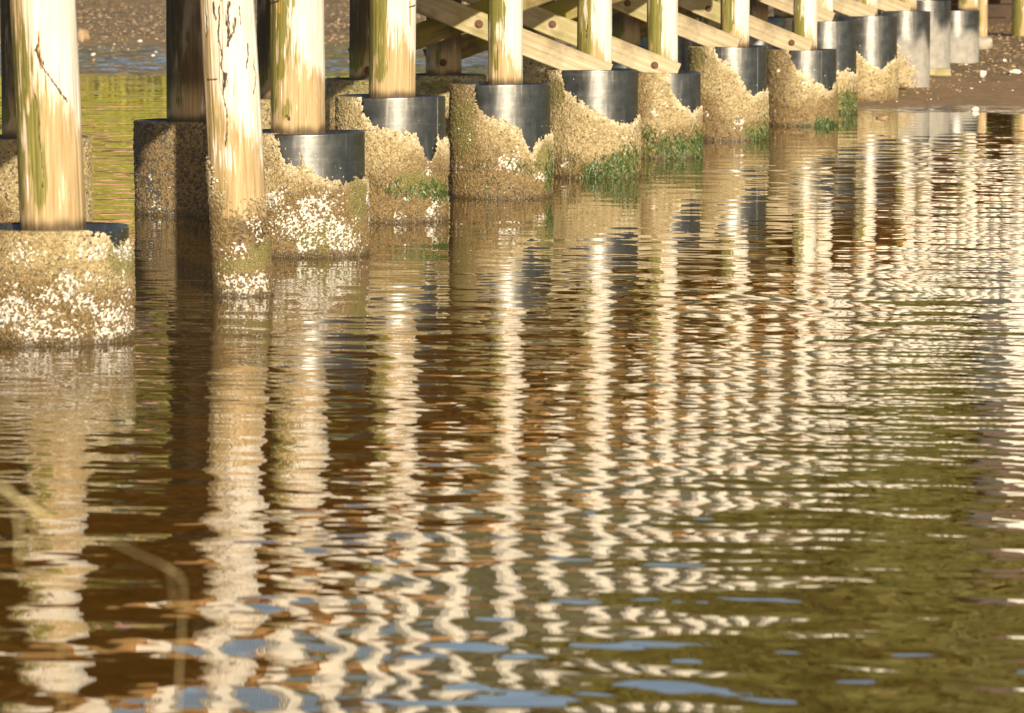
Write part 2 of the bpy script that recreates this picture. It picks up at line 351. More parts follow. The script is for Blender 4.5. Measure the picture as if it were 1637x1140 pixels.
# ------------------------------------------------------------------ water
def water_material():
    m, nt, b = mat('murky_water')
    n = noise(nt, coords(nt, (.5, .5, .5)), 1.0, 4, .5)
    c = mixc(nt, ramp(nt, n, .3, .7), (.074, .034, .003), (.095, .048, .006))
    nt.links.new(c, b.inputs['Base Color']); b.inputs['Roughness'].default_value = .0; b.inputs['IOR'].default_value = 1.8
    return m
def build_water():
    # rows closer together near the bank where ripples read larger
    s = np.concatenate([np.linspace(1.5/5.2, 1.5/8.4, 160)[:-1], np.linspace(1.5/8.4, 1.5/56, 1900)])
    ys = 1.5/s
    u = np.linspace(-1, 1, 430)
    Yg, U = np.meshgrid(ys, u, indexing='ij'); Xg = U*(.155*Yg+1.6)
    ext = np.array([1.4, 2.2, 4, 8, 20])
    Xl = -(ext[::-1][None, :])*(.155*ys+1.6)[:, None]; Xr = ext[None, :]*(.155*ys+1.6)[:, None]
    Xg = np.concatenate([Xl, Xg, Xr], 1); Yg = np.repeat(ys[:, None], Xg.shape[1], 1)
    rng = np.random.default_rng(5)
    H = np.zeros_like(Xg, dtype=np.float32); Xf = Xg.astype(np.float32); Yf = Yg.astype(np.float32)
    comps = []
    nw = 90
    for i in range(nw):
        lam = .055*(.75/.055)**(i/(nw-1))*rng.uniform(.9, 1.1)
        th = rng.normal(0, 1)*.55 + R(74)                # heading mostly along the view
        sl = WAVE*1.5*(lam/.3)**.12
        if lam < .12: sl *= .8
        comps.append((lam, th, sl, rng.uniform(0, 6.28)))
    # irregular phase so the trains never look like pure sines
    w1 = (fbm(Xg[::4, ::4]*.5, Yg[::4, ::4]*.5, 0, 40, 3)-.5)
    W1 = np.repeat(np.repeat(w1, 4, 0), 4, 1)[:Xg.shape[0], :Xg.shape[1]]
    from math import pi
    gust = .55+.95*sstep(.35, .65, fbm(Xg*.22, Yg*.12, 0, 50, 3))
    gust = gust*(1+.5*sstep(-.085, -.11, Xg/Yg))*(1.0-.40*np.exp(-((Xg+1.0)/2.2)**2)*sstep(15, 19, Yg))
    gust = gust*(.9+.5*sstep(16, 10, Yg))
    gust = gust.astype(np.float32)
    dY = np.gradient(ys).astype(np.float32)[:, None]*-1
    dY = np.abs(dY)
    wx = .16*(fbm(Xg*.9, Yg*.45, 0, 61, 2)-.5).astype(np.float32); wy = .30*(fbm(Xg*.7, Yg*.35, 0, 62, 2)-.5).astype(np.float32)
    Xf = Xf+wx; Yf = Yf+wy
    gs = (.55+1.1*sstep(.38, .62, fbm(Xg*.45, Yg*.22, 0, 71, 3))).astype(np.float32)
    gl = (.65+.85*sstep(.38, .62, fbm(Xg*.3, Yg*.16, 0, 72, 3))).astype(np.float32)
    for lam, th, sl, ph in comps:
        k = 2*pi/lam
        a = sl/k*math.sqrt(2.0/nw)
        fade = np.clip((lam/(dY*2.2)-.8)/.6, 0, 1)
        H += (a*fade)*(gs if lam < .2 else gl)*np.sin(k*(Xf*math.cos(th)+Yf*math.sin(th))+ph)
    H *= gust
    # long low ring-like swell crossing the foreground
    Rr = np.hypot(Xf+9, (Yf-2)*1.0)
    H += (.0005*sstep(22, 10, Yf)*np.sin(2*pi*Rr/1.15+.8*np.sin(Xf*.9)+6*W1)).astype(np.float32)
    V = np.stack([Xg.ravel(), Yg.ravel(), H.ravel()], 1)
    ny, nx = Xg.shape; i = (np.arange(nx-1)[None, :]+np.arange(ny-1)[:, None]*nx).ravel()
    F = np.stack([i, i+1, i+nx+1, i+nx], 1)
    o = mesh_np('water', V, F, water_material()); tag(o, kind='structure')
WAVE = .0102
build_water()

# ------------------------------------------------------------------ piles
# key: px centre, waterline/base y, base height, sleeve top y, pile centre, pile half width px
def poly_dist(px, py, pts):
    d = np.full(px.shape, 1e9)
    for (x0, y0), (x1, y1) in zip(pts[:-1], pts[1:]):
        vx, vy = x1-x0, y1-y0; t = np.clip(((px-x0)*vx+(py-y0)*vy)/(vx*vx+vy*vy+1e-9), 0, 1)
        d = np.minimum(d, np.hypot(px-x0-t*vx, py-y0-t*vy))
    return d
def grid_faces(nh, nt_, wrap=True):
    i = np.arange(nh-1)[:, None]*nt_; k = np.arange(nt_)[None, :]; k2 = (k+1) % nt_
    return np.stack([(i+k).ravel(), (i+k2).ravel(), (i+nt_+k2).ravel(), (i+nt_+k).ravel()], 1)

def shaft(parent, X, Y, r, h0, h1, lean=(0, 0), step=.008, seed=0, algae=1.0, tan_top=.35, marks=(), rust=(), base_h=None, tan_amt=1.0, lean_h=0.0, painted_shade=0.0):
    """round timber pile with lumps, flats, stain zones and, on rear piles, painted deck shade; lean is metres per metre"""
    nt_ = max(48, int(2*math.pi*r/step)); nh = max(20, int((h1-h0)/step))
    th = np.linspace(0, 2*math.pi, nt_, endpoint=False); hh = np.linspace(h0, h1, nh)
    Hh, Th = np.meshgrid(hh, th, indexing='ij')
    cx, sx = np.cos(Th), np.sin(Th)
    rr = r*(1+.05*(fbm(cx*1.2+seed, sx*1.2, Hh*1.2, seed, 3)-.5)*2+.035*(fbm(cx*9, sx*9, Hh*.8+seed, seed+3, 3)-.5)*2)
    rr *= 1-.03*(Hh-h0)
    crack = vnoise(cx*14, sx*14, Hh*1.3, seed+5); rr -= .004*sstep(.80, .9, crack)
    ax = X+lean[0]*(Hh-lean_h); ay = Y+lean[1]*(Hh-lean_h)
    Xw = ax+rr*cx; Yw = ay+rr*sx
    px, py = pix(Xw, Yw, Hh)
    u = (Xw-ax)/r
    n = fbm(cx*3+seed, sx*3, Hh*5, seed+1, 5); ns = fbm(cx*14, sx*14, Hh*2.0, seed+2, 4); n4 = fbm(cx*42, sx*42, Hh*7, seed+12, 3); ns = .7*ns+.3*n4; n = .8*n+.2*n4
    bh = base_h if base_h is not None else h0
    # algae: streaks down the left flank, mid height
    hrel = Hh-bh
    al = sstep(.30, -.45, u+.9*(ns-.5)+.5*(n-.5)+.25*np.abs(hrel-.45))*sstep(.95, .5, hrel+.5*(ns-.5))*sstep(.02, .16, hrel+.2*(n-.5))
    al = np.clip(al*1.5*algae, 0, 1)*(.35+.65*sstep(.40, .52, n))
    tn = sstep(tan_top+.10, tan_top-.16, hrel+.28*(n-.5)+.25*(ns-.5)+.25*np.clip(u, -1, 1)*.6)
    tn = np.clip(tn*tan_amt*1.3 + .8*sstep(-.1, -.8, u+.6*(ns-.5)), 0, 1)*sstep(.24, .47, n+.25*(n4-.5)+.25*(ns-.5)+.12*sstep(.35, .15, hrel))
    wb = sstep(.05, .0, hrel+.06*(n-.5))*.9 + painted_shade*sstep(.08, .26, hrel)*(.75+.25*sstep(.3, .6, n))  # brown foot stain; rear piles also get deck shade painted into the colour
    mk = np.zeros_like(px); ru = np.zeros_like(px); front = Yw < ay
    for pts, wd in marks: mk = np.maximum(mk, sstep(wd, wd*.35, poly_dist(px+5*(vnoise(Hh*25, 0*Hh, 0*Hh, seed+8)-.5), py, pts)+wd*1.2*(vnoise(Th*60, Hh*60, 0*Hh, 4)-.5))*front)
    for pts, wd in rust: ru = np.maximum(ru, .9*sstep(wd, wd*.2, poly_dist(px, py, pts))*front)
    rr2 = rr-.003*mk; Xw = ax+rr2*cx; Yw = ay+rr2*sx
    V = np.stack([(Xw-X).ravel(), (Yw-Y).ravel(), Hh.ravel()], 1)
    F = grid_faces(nh, nt_)
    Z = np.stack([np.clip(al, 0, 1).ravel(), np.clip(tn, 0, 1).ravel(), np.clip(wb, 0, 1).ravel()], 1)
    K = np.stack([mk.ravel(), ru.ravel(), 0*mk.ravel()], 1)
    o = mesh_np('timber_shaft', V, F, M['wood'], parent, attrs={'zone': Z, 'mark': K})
    return o

def pipe(parent, r, h0, h1, seed, X, Y, mud=0.0):
    """hollow sleeve: outer wall, rim, inner wall, fill a few centimetres down"""
    nt_ = 96; t = .013; fl = .045
    prof = [(r, h0)]+[(r, h0+(h1-h0)*k/14) for k in range(1, 14)]+[(r, h1-.009), (r, h1-.004), (r-.003, h1), (r-t+.003, h1), (r-t, h1-.004), (r-t, h1-fl-.02)]
    th = np.linspace(0, 2*math.pi, nt_, endpoint=False)
    V = []; A = []
    for (q, h) in prof:
        hv = h + (0 if h < h1-.02 else .004*np.sin(th*2+seed))
        V.append(np.stack([q*np.cos(th), q*np.sin(th), hv+0*th], 1))
        m = sstep(.15, -.15, (h-h0)/(h1-h0)-mud+.25*(vnoise(np.cos(th)*3, np.sin(th)*3, h*6+0*th, seed)-.5)) if mud > 0 else 0*th
        A.append(np.stack([m+0*th, 0*th, 0*th], 1))
    V = np.concatenate(V); A = np.concatenate(A); F = grid_faces(len(prof), nt_)
    o = mesh_np('pipe_sleeve', V, F, M['sleeve'], parent, attrs={'zone': A})
    # fill disc, lumpy
    rings = 10; Vf = []
    for i in range(rings):
        q = (r-t+.004)*(i/(rings-1))
        z = h1-fl+.02*(vnoise(np.cos(th)*q*30, np.sin(th)*q*30, 0*th, seed)-.5)
        Vf.append(np.stack([q*np.cos(th), q*np.sin(th), z], 1))
    mesh_np('sleeve_fill', np.concatenate(Vf), grid_faces(rings, nt_), M['fill'], o)
    return o

def crust(parent, X, Y, r, h0, h1, bound=None, step=.006, seed=0, brown=.5, white=.3, green=(), leftbrown=0., whites=(), lean=(0, 0), lean_h=0, mussel_shade=.02, relief=1.0, topfade=0., dens=1.0, off=(0, 0)):
    nt_ = int(2*math.pi*r/step); nh = max(8, int((h1-h0)/step))
    th = np.linspace(0, 2*math.pi, nt_, endpoint=False); hh = np.linspace(h0, h1, nh)
    Hh, Th = np.meshgrid(hh, th, indexing='ij'); cx, sx = np.cos(Th), np.sin(Th)
    ax = X+lean[0]*(Hh-lean_h); ay = Y+lean[1]*(Hh-lean_h)
    px, py = pix(ax+r*cx, ay-r*np.abs(sx), Hh)
    a = Th*r
    sp = max(.0075, step*1.9)
    d1, id1 = cells(a, Hh, sp, seed); d2, id2 = cells(a+.3, Hh, sp*2.2, seed+20)
    n = fbm(cx*r*9+seed, sx*r*9, Hh*9, seed, 5); nb = fbm(cx*r*3.2+seed, sx*r*3.2, Hh*5.0, seed+60, 5)
    scale = FPX/Y                                            # px per metre here
    if bound is None: s = np.full(px.shape, .2)
    elif callable(bound): s = bound(px, py, Hh, n)
    else:
        bx = [p[0] for p in bound]; by = [p[1] for p in bound]
        yb = np.interp(px, bx, by, left=by[0])
        s = (py-yb)/scale
        s = np.where(px < bx[0], np.maximum((bx[0]-px), py-by[0])/scale, s)
    s = s+.07*(n-.5)+.03*(id2-.5)+(.016 if not callable(bound) else .20)*(id1-.5)
    if topfade: s = np.minimum(s, (h1-Hh)-topfade*id1*.0)
    vis = s > 0
    stray = (s > -.10) & (id1 > .86+np.clip(-s, 0, .10)*1.2) & (d1 < sp*.42)         # lone barnacles ahead of the edge
    edge = sstep(0, .03, s)
    hrel = (Hh-h0)/(h1-h0)
    lump = np.clip(1-d1/(sp*.75), 0, 1)**.8
    disp = .0015+edge*(.005+.010*np.clip(nb*1.4-.2, 0, 1))+(.0045+.002*id1)*lump*(.5+.5*edge)*min(1, .010/sp*1.1)+.005*np.clip(1-d2/(sp*2), 0, 1)*(id2 > .6)
    disp *= relief
    keep = vis | stray
    disp = np.where(stray & ~vis, .001+.007*lump, disp)
    disp = disp*sstep(h1, h1-.004, Hh)+.001
    rr = r+disp
    Xw = ax+rr*cx; Yw = ay+rr*sx
    hz = Hh-h0
    bl = brown+.10*np.sin(px/max(scale, 1)*6+seed)
    br = sstep(bl+.14, bl-.14, hrel+.55*(nb-.5)+.12*(n-.5))
    u = cx
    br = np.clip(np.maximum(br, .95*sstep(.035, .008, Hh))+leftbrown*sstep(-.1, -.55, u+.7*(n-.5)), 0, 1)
    wn = fbm(cx*r*13+seed, sx*r*13, Hh*11, seed+31, 4)
    big = fbm(cx*r*4+seed, sx*r*4, Hh*5, seed+37, 3)
    wt = sstep(.63, .67, wn*.6+big*.4+.22*(white-.45)+.16*(id1-.5))*sstep(1.0, .75, hrel)*.9
    idw = (id1*7.31) % 1.0
    wt = wt*(idw < .6)
    for (wx, wy, wr) in whites:
        wt = np.maximum(wt, (idw < .62*sstep(1.45, .25, np.hypot(px-wx, (py-wy))/wr+2.6*(wn-.5)+1.2*(n-.5)))*1.0)
    gr = np.zeros_like(wt)
    for (gx, gy, rx_, ry_) in green:
        gr = np.maximum(gr, sstep(1.2, .5, np.hypot((px-gx)/rx_, (py-gy)/ry_)+.9*(n-.5)))
    mu = ((id1 < mussel_shade*(1+2*(wt > .3))) | ((id1 < .16) & (hrel < .15) & (nb > .5))).astype(float)*sstep(.2, .5, lump)
    V = np.stack([(Xw-X).ravel(), (Yw-Y).ravel(), Hh.ravel()], 1)
    F = grid_faces(nh, nt_); kf = keep.ravel(); F = F[kf[F].sum(1) >= 3]
    used = np.unique(F); mp = np.full(len(V), -1); mp[used] = np.arange(len(used)); F = mp[F]; V = V[used]
    Z = np.stack([br.ravel(), gr.ravel(), (wt*(.55+.45*((id1*3.7) % 1))).ravel()], 1)[used]; K = np.stack([(.25*id1+.75*_mixid(id1, lump)).ravel(), mu.ravel(), (sstep(.10, .0, s)*(.4+.6*n)).ravel()], 1)[used]
    o = mesh_np('barnacle_crust', V, F, M['crust'], parent, smooth=False, attrs={'zone': Z, 'mark': K}); o['kind'] = 'stuff'
    return o
def _mixid(i, l): return np.clip(i*1.0, 0, 1)

def seaweed(parent, X, Y, r, patches, seed=0, size=1.0):
    """patches: (px, py, rx, ry, count) on the near face of the sleeve; short hanging blades"""
    rg = random.Random(seed); vs = []; fs = []
    scale = FPX/Y
    cpx, _ = pix(X, Y, 0)
    for (gx, gy, rx_, ry_, cnt) in patches:
        for _ in range(int(cnt*1.5)):
            if rg.random() < .75: 
                a, b = rg.gauss(0, .5), rg.gauss(0, .5)
            else: a, b = rg.uniform(-1, 1), rg.uniform(-1, 1)
            x = gx+a*rx_; y = gy+b*ry_
            u = (x-cpx)/(r*scale)
            if abs(u) > .99: continue
            th = -math.acos(max(-1, min(1, u)))
            hw = 1.5-(y+80)/FPX*Y*1.003
            if hw < 0.0: continue
            ln = rg.uniform(.012, .04)*size; wd = rg.uniform(.003, .0065)*size
            rr = r+.014; p = Vector((rr*math.cos(th), rr*math.sin(th), hw)); out = Vector((math.cos(th), math.sin(th), 0)); sd_ = Vector((-out.y, out.x, 0))
            dr = (Vector((0, 0, -1))+sd_*rg.gauss(0, .8)+out*rg.uniform(.1, .6)).normalized()
            n0 = len(vs); k = 4
            tw = rg.gauss(0, .6)
            for i in range(k):
                t = i/(k-1); q = p+dr*ln*t+out*(-.010*t*t+rg.uniform(-.001, .002)); q.z = max(q.z, -.01)
                ww = wd*(1-.75*t)*(.6 if i == 0 else 1)
                sv = (sd_*math.cos(tw+t)+out*math.sin(tw+t))*ww
                vs.append(q-sv); vs.append(q+sv)
            for i in range(k-1): fs.append((n0+2*i, n0+2*i+1, n0+2*i+3, n0+2*i+2))
    if not fs: return
    o = mesh_np('seaweed', np.array([tuple(v) for v in vs]), np.array(fs), M['weed'], parent, smooth=False); o['kind'] = 'stuff'

GF = 'front row of boardwalk piles'; GB = 'back row of boardwalk piles'
# front row -------------------------------------------------
FR = [
 dict(k='P1', px=84, by=552, ty=370, pr=.128, r=.292, lean=(-.035, 0), lab='nearest timber pile at the left edge, its sleeve crusted nearly to the rim'),
 dict(k='P3', px=485, by=412, ty=214, pr=.133, r=.305, pc=476, lean=(0, 0), lab='timber pile just right of the leaning pile, big glossy bare patch on its sleeve'),
 dict(k='P4', px=627, by=356, ty=156, pr=.133, r=.297, lean=(.01, 0), lab='timber pile with a pale streaked sleeve and a rust stained nail hole'),
 dict(k='P5', px=801.5, by=318, ty=136, pr=.106, r=.30, pc=808, lean=(0, 0), lab='pile before the first diagonal brace, its bare sleeve patch narrowing to a point'),
 dict(k='P6', px=948, by=285, ty=113, pr=.115, r=.300, pc=950, lean=(0, 0), lab='pile whose sleeve has dense green weed at the lower right waterline'),
 dict(k='P7', px=1057, by=254, ty=117, pr=.114, r=.285, pc=1058, lean=(0, 0), lab='pile with a low brown left half sleeve and weed all along the waterline'),
 dict(k='P8', px=1164, by=225, ty=75, pr=.118, r=.305, pc=1174, lean=(0, 0), lab='pile with a tall yellowish crusted sleeve, pale seam on its bare right side'),
 dict(k='P9', px=1281, by=202, ty=80, pr=.103, r=.297, pc=1286, lean=(0, 0), lab='pile with a brown left edge on its sleeve, last but one standing in water'),
 dict(k='P10', px=1316, by=182, ty=34, pr=.11, r=.300, pc=1312, lean=(0, 0), lab='last pile standing in water, tall shiny sleeve half hidden by its neighbour'),
]
DRY = [
 dict(k='P11', px=1384, Y=43.0, by=160, ty=26, pr=.11, r=.297, pc=1383, lab='first pile on the mud, shiny sleeve crusted over its lower half'),
 dict(k='P12', px=1440, Y=46.0, by=133, ty=18, pr=.11, r=.297, pc=1446, lab='pile on the mud with a pale crust patch only at the left of its sleeve'),
 dict(k='P13', px=1474, Y=48.7, by=107, ty=1, pr=.12, r=.303, pc=1474, lab='pile on the mud with the tallest clean sleeve, on a pale footing block'),
 dict(k='P14', px=1523, Y=52.0, by=100, ty=17, pr=.12, r=.298, pc=1545, lab='farthest sleeved pile, on the dry bank with a greyed lower half'),
]
BOUND = {
 'P1': [(138, 366), (150, 378), (168, 374), (178, 386), (192, 392), (206, 384), (214, 380)],
 'P3': [(447, 218), (449, 245), (456, 258), (480, 266), (483, 244), (487, 262), (506, 279), (530, 285), (548, 292), (552, 280), (557, 290), (568, 282), (587, 288)],
 'P4': [(580, 157), (582, 180), (599, 199), (619, 203), (640, 214), (656, 217), (665, 217), (681, 247), (688, 255), (694, 242), (698, 209), (702, 225), (715, 217)],
 'P5': [(761, 137), (763, 160), (769, 174), (780, 182), (808, 191), (834, 208), (839, 222), (849, 241), (857, 222), (881, 210)],
 'P6': [(899, 115), (904, 140), (921, 157), (946, 171), (963, 181), (982, 195), (1005, 198), (1013, 190), (1021, 181)],
 'P7': [(1071, 122), (1072, 140), (1077, 153), (1092, 167), (1107, 181), (1113, 172), (1121, 167)],
 'P8': [(1142, 77), (1147, 92), (1169, 103), (1184, 124), (1195, 144), (1205, 153), (1212, 146), (1226, 143)],
 'P9': [(1262, 81), (1275, 110), (1294, 125), (1310, 134), (1325, 141), (1336, 130)],
 'P10': [(1262, 100), (1263, 108), (1337, 114), (1352, 111), (1369, 116)],
 'P11': [(1330, 70), (1331, 72), (1370, 82), (1383, 93), (1395, 108), (1411, 107), (1420, 99), (1432, 92)],
}
WEED = {
 'P4': [(665, 292, 45, 14, 130), (700, 300, 14, 20, 60), (620, 285, 30, 8, 30)],
 'P5': [(875, 262, 8, 34, 160), (845, 258, 34, 14, 90), (786, 280, 8, 22, 45), (770, 255, 12, 12, 30)],
 'P6': [(985, 255, 38, 26, 620), (945, 268, 22, 16, 160), (1008, 240, 14, 18, 160), (905, 250, 24, 16, 60)],
 'P7': [(1050, 228, 36, 24, 320), (1090, 232, 36, 22, 520), (1035, 205, 12, 14, 90), (1112, 225, 10, 26, 160)],
 'P8': [(1205, 208, 22, 14, 150), (1222, 200, 6, 24, 80)],
 'P9': [(1318, 192, 20, 10, 200), (1290, 198, 20, 6, 60)],
 'P10': [(1352, 160, 16, 22, 260), (1345, 175, 22, 8, 100)],
}
GREEN = {
 'P1': [(188, 415, 26, 45)], 'P3': [(570, 320, 18, 50), (520, 380, 60, 30)], 'P4': [(665, 292, 50, 25)], 'P5': [(740, 200, 30, 60), (870, 262, 16, 45)],
 'P6': [(985, 262, 45, 26), (890, 150, 20, 30)], 'P7': [(1075, 240, 60, 22)], 'P8': [(1115, 95, 22, 24), (1205, 212, 30, 14)], 'P9': [(1318, 196, 26, 12), (1233, 90, 10, 14)], 'P10': [(1345, 165, 30, 25)],
}
WHITES = {
 'P1': [(35, 400, 20), (130, 408, 12), (150, 405, 14), (140, 440, 16), (110, 460, 22), (30, 500, 26), (85, 500, 16), (130, 485, 20), (60, 530, 26), (170, 520, 30), (105, 535, 26), (190, 400, 14)],
 'P3': [(500, 345, 34), (530, 370, 26), (460, 360, 22), (500, 385, 18), (545, 360, 18), (440, 320, 14), (560, 385, 14)],
 'P4': [(695, 320, 10), (690, 340, 12), (648, 318, 8), (636, 348, 8), (680, 275, 6)],
 'P5': [(815, 262, 16), (822, 248, 8), (860, 283, 7), (812, 300, 9)],
 'P6': [(955, 265, 8), (905, 262, 7)], 'P7': [(1048, 182, 6)], 'P8': [(1180, 195, 8)], 'P9': [(1290, 135, 5)],
}
MARKS = {
 'P1': [([(61, 58), (57, 82), (63, 100), (72, 112), (84, 128), (97, 146), (106, 162)], 2.2), ([(57, 80), (62, 92), (66, 102)], 4.5), ([(55, 150), (64, 215), (70, 300)], 1.2)],
 'P3': [([(443, 6), (455, 2)], 1.8), ([(470, 186), (472, 190)], 3.0)],
 'P4': [([(654, 12), (667, 8)], 1.6)], 'P6': [([(935, 40), (936, 60)], 1)],
}
RUST = {'P1': [([(61, 50), (62, 70), (65, 110)], 3.0)], 'P3': [([(455, 1), (456, 20)], 2.2)], 'P4': [([(655, 2), (656, 40)], 2.0)]}
WHAMT = {'P1': .56, 'P3': .38, 'P4': .36, 'P5': .30, 'P6': .25, 'P7': .15, 'P8': .15, 'P9': .1, 'P10': .05, 'P11': .1}
LB = {'P5': .75, 'P7': .95, 'P8': .15, 'P9': .7, 'P1': .45, 'P3': .2, 'P6': .1}
BROWN = {'P1': .62, 'P3': .50, 'P4': .46, 'P5': .42, 'P6': .36, 'P7': .28, 'P8': .38, 'P9': .36, 'P10': .2, 'P11': .05}
FPOS = {}
DECK_H = 1.46
def front_pile(d):
    k = d['k']
    if 'Y' in d: X = (d['px']-818.5)/FPX*d['Y']; Y = d['Y']; _, h0 = atY(d['px'], d['by'], Y); h0 -= .06
    else:
        X, Yf = at(d['px'], d['by'], 0); Y = Yf+d['r']; X = (d['px']-818.5)/FPX*Y; h0 = -.25
    _, h1 = atY(d['px'], d['ty'], Y-d['r'])
    FPOS[k] = (X, Y)
    t = empty('boardwalk_pile', (X, Y, 0), d['lab'], 'pile', GF)
    step = max(.0036, Y*.00019)
    sx = ((d.get('pc', d['px'])-818.5)/FPX*Y)-X
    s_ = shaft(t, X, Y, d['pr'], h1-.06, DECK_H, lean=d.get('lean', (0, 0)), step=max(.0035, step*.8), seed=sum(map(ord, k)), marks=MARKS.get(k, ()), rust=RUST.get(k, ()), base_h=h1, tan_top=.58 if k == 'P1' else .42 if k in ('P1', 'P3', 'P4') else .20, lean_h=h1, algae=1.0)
    s_.location.x = sx
    mud = .62 if k in ('P13', 'P14') else (.6 if k == 'P12' else 0)
    sl = pipe(t, d['r'], h0, h1, len(FPOS), X, Y, mud)
    hb = max(h0, -.04)
    if k in ('P4', 'P8', 'P9', 'P11'):
        q = {'P4': .86, 'P8': .72, 'P9': .5, 'P11': .3}[k]; a_ = -math.acos(q); m = MB(); rr_ = d['r']+.0005
        m.beam((rr_*math.cos(a_), rr_*math.sin(a_), h0), (rr_*math.cos(a_), rr_*math.sin(a_), h1-.004), .007, .006, up=(math.cos(a_), math.sin(a_), 0)); m.build('weld_seam', M['seam'], sl)
    if k == 'P12':
        crust(sl, X, Y, d['r'], hb, h1, bound=lambda px, py, H, n: np.minimum((py-72-(px-1433)*1.5)/150, (1462-px)/150)+.05*(n-.5), step=step, seed=77, brown=0, white=.1)
    elif k in BOUND:
        crust(sl, X, Y, d['r'], hb, h1+.002, BOUND[k], step=step, seed=sum(map(ord, k))*3, brown=BROWN[k], white=WHAMT[k], green=GREEN.get(k, ()), leftbrown=LB.get(k, 0), whites=WHITES.get(k, ()), mussel_shade=.02)
    if k in WEED: seaweed(sl, X, Y, d['r'], WEED[k], seed=len(k)+ord(k[-1]), size=1.3)
    return t
for d in FR+DRY: front_pile(d)

# the old leaning pile without a sleeve
X2, Y2 = at(388, 474, 0); Y2 += .12; X2 = (388-818.5)/FPX*Y2
t = empty('leaning_pile', (X2, Y2, 0), 'leaning old pile with no sleeve, cracked pale wood above and barnacles below', 'pile')
_, htop = atY(365, 0, Y2)
lx = ((364-818.5)/FPX*Y2 - X2)/htop
shaft(t, X2, Y2, .122, -.25, DECK_H+.1, lean=(lx, 0), step=.0038, seed=301, base_h=.30, tan_top=.50, algae=.35,
      marks=[([(352, 0), (349, 50), (353, 100), (357, 130), (360, 170), (361, 235)], 1.6), ([(366, 4), (364, 40), (367, 62)], 4.0), ([(340, 5), (344, 30)], 3.0), ([(376, 30), (374, 52), (362, 74)], 3.2),
             ([(357, 120), (358, 142)], 5.0), ([(329, 128), (345, 127)], 1.6), ([(395, 70), (395, 110)], 1.4), ([(329, 20), (331, 60)], 1.3), ([(384, 10), (385, 40)], 1.0), ([(407, 95), (408, 150)], .9)])
def b2(px, py, H, n):
    yb = np.interp(px, [325, 345, 375, 430], [262, 290, 330, 352])
    return (py-yb)/370+.34*(n-.5)
crust(t, X2, Y2, .1215, -.04, .8, b2, step=.0042, seed=303, brown=.45, white=.30, relief=.6, lean=(lx, 0), lean_h=0, mussel_shade=.03,
      whites=[(388, 460, 26), (370, 448, 18), (410, 452, 18), (404, 355, 12), (412, 375, 8), (360, 468, 14), (425, 466, 10)], green=[(415, 405, 22, 36), (380, 425, 40, 14)])

# back row --------------------------------------------------
BK = [
 ('P3', 45, 21.9, .57, 'rear pile at the left edge, half hidden behind the nearest pile'),
 ('P4', 303, None, .53, 'rear pile split by a hard vertical shadow, left of the leaning pile'),
 ('P5', 445, 26.8, .60, 'rear pile seen as a sliver right of the leaning pile top'),
 ('P6', 590, 29.2, .645, 'rear pile just left of the pile with the rust stained nail hole'),
 ('P7', 709, 31.8, .60, 'rear pile with a rusty bolt on its foot behind the diagonal braces'),
 ('P8', None, None, .70, 'shaded rear pile behind the second diagonal brace'),
 ('P9', None, None, .66, 'shaded rear pile behind the third diagonal brace'),
 ('P10', None, None, .72, 'shaded rear pile behind the fourth diagonal brace'),
 ('P11', None, None, .70, 'rear pile seen behind the tall yellowish sleeve'),
 ('P12', None, None, .68, 'rear pile glimpsed above the brown edged sleeve'),
 ('P13', None, None, .75, 'rear pile behind the last pile standing in water'),
 ('P14', None, None, .70, 'rear pile behind the row of shiny sleeves on the mud'),
]
BPOS = {}
W_ = 1.55
keys = [d['k'] for d in FR+DRY]
def normal_at(k):
    i = keys.index(k); a = FPOS[keys[max(0, i-1)]]; b = FPOS[keys[min(len(keys)-1, i+1)]]
    dx, dy = b[0]-a[0], b[1]-a[1]; l = math.hypot(dx, dy); return (-dy/l, dx/l)
for n_, (k, px, Y, hs, lab) in enumerate(BK):
    nx, ny = -.97, .24
    if k == 'P4': Xx, Yy = at(303, 345, 0); Yy += .3; Xx = (303-818.5)/FPX*Yy
    elif px: Yy = Y; Xx = (px-818.5)/FPX*Yy
    else: Xx = FPOS[k][0]+nx*W_; Yy = FPOS[k][1]+ny*W_
    BPOS[k] = (Xx, Yy)
    t = empty('boardwalk_pile', (Xx, Yy, 0), lab, 'pile', GB)
    g0 = max(-.25, terr1(Xx, Yy)-.08)
    shaft(t, Xx, Yy, .128, hs-.06, DECK_H, step=.009, seed=500+n_, base_h=hs, tan_top=.5, algae=1.0, painted_shade=.92)  # shadow under the deck painted into the shaft colour, fading out at the foot
    sl = pipe(t, .298, g0, hs, n_, Xx, Yy)
    if n_ < 6:
        crust(sl, Xx, Yy, .298, max(g0, -.04), hs+.001, None, step=max(.005, Yy*.00022), seed=700+n_, brown=.95 if n_ == 1 else .45, white=.22, mussel_shade=.30 if n_ == 1 else .08, leftbrown=.3, green=[(px or 0, 140, 60, 15)] if n_ > 1 else ())  # second sleeve: extra dark mussels paint its cast shadow deeper
    if k in ('P6', 'P7'):
        b_ = MB(); hb = hs+.09 if k == 'P7' else hs+.06
        b_.tube([(.0, -.125, hb), (.0, -.150, hb)], [.028, .026], 12); b_.tube([(0, -.150, hb), (0, -.168, hb)], [.014, .013], 6); b_.build('bolt', M['bolt'], t)
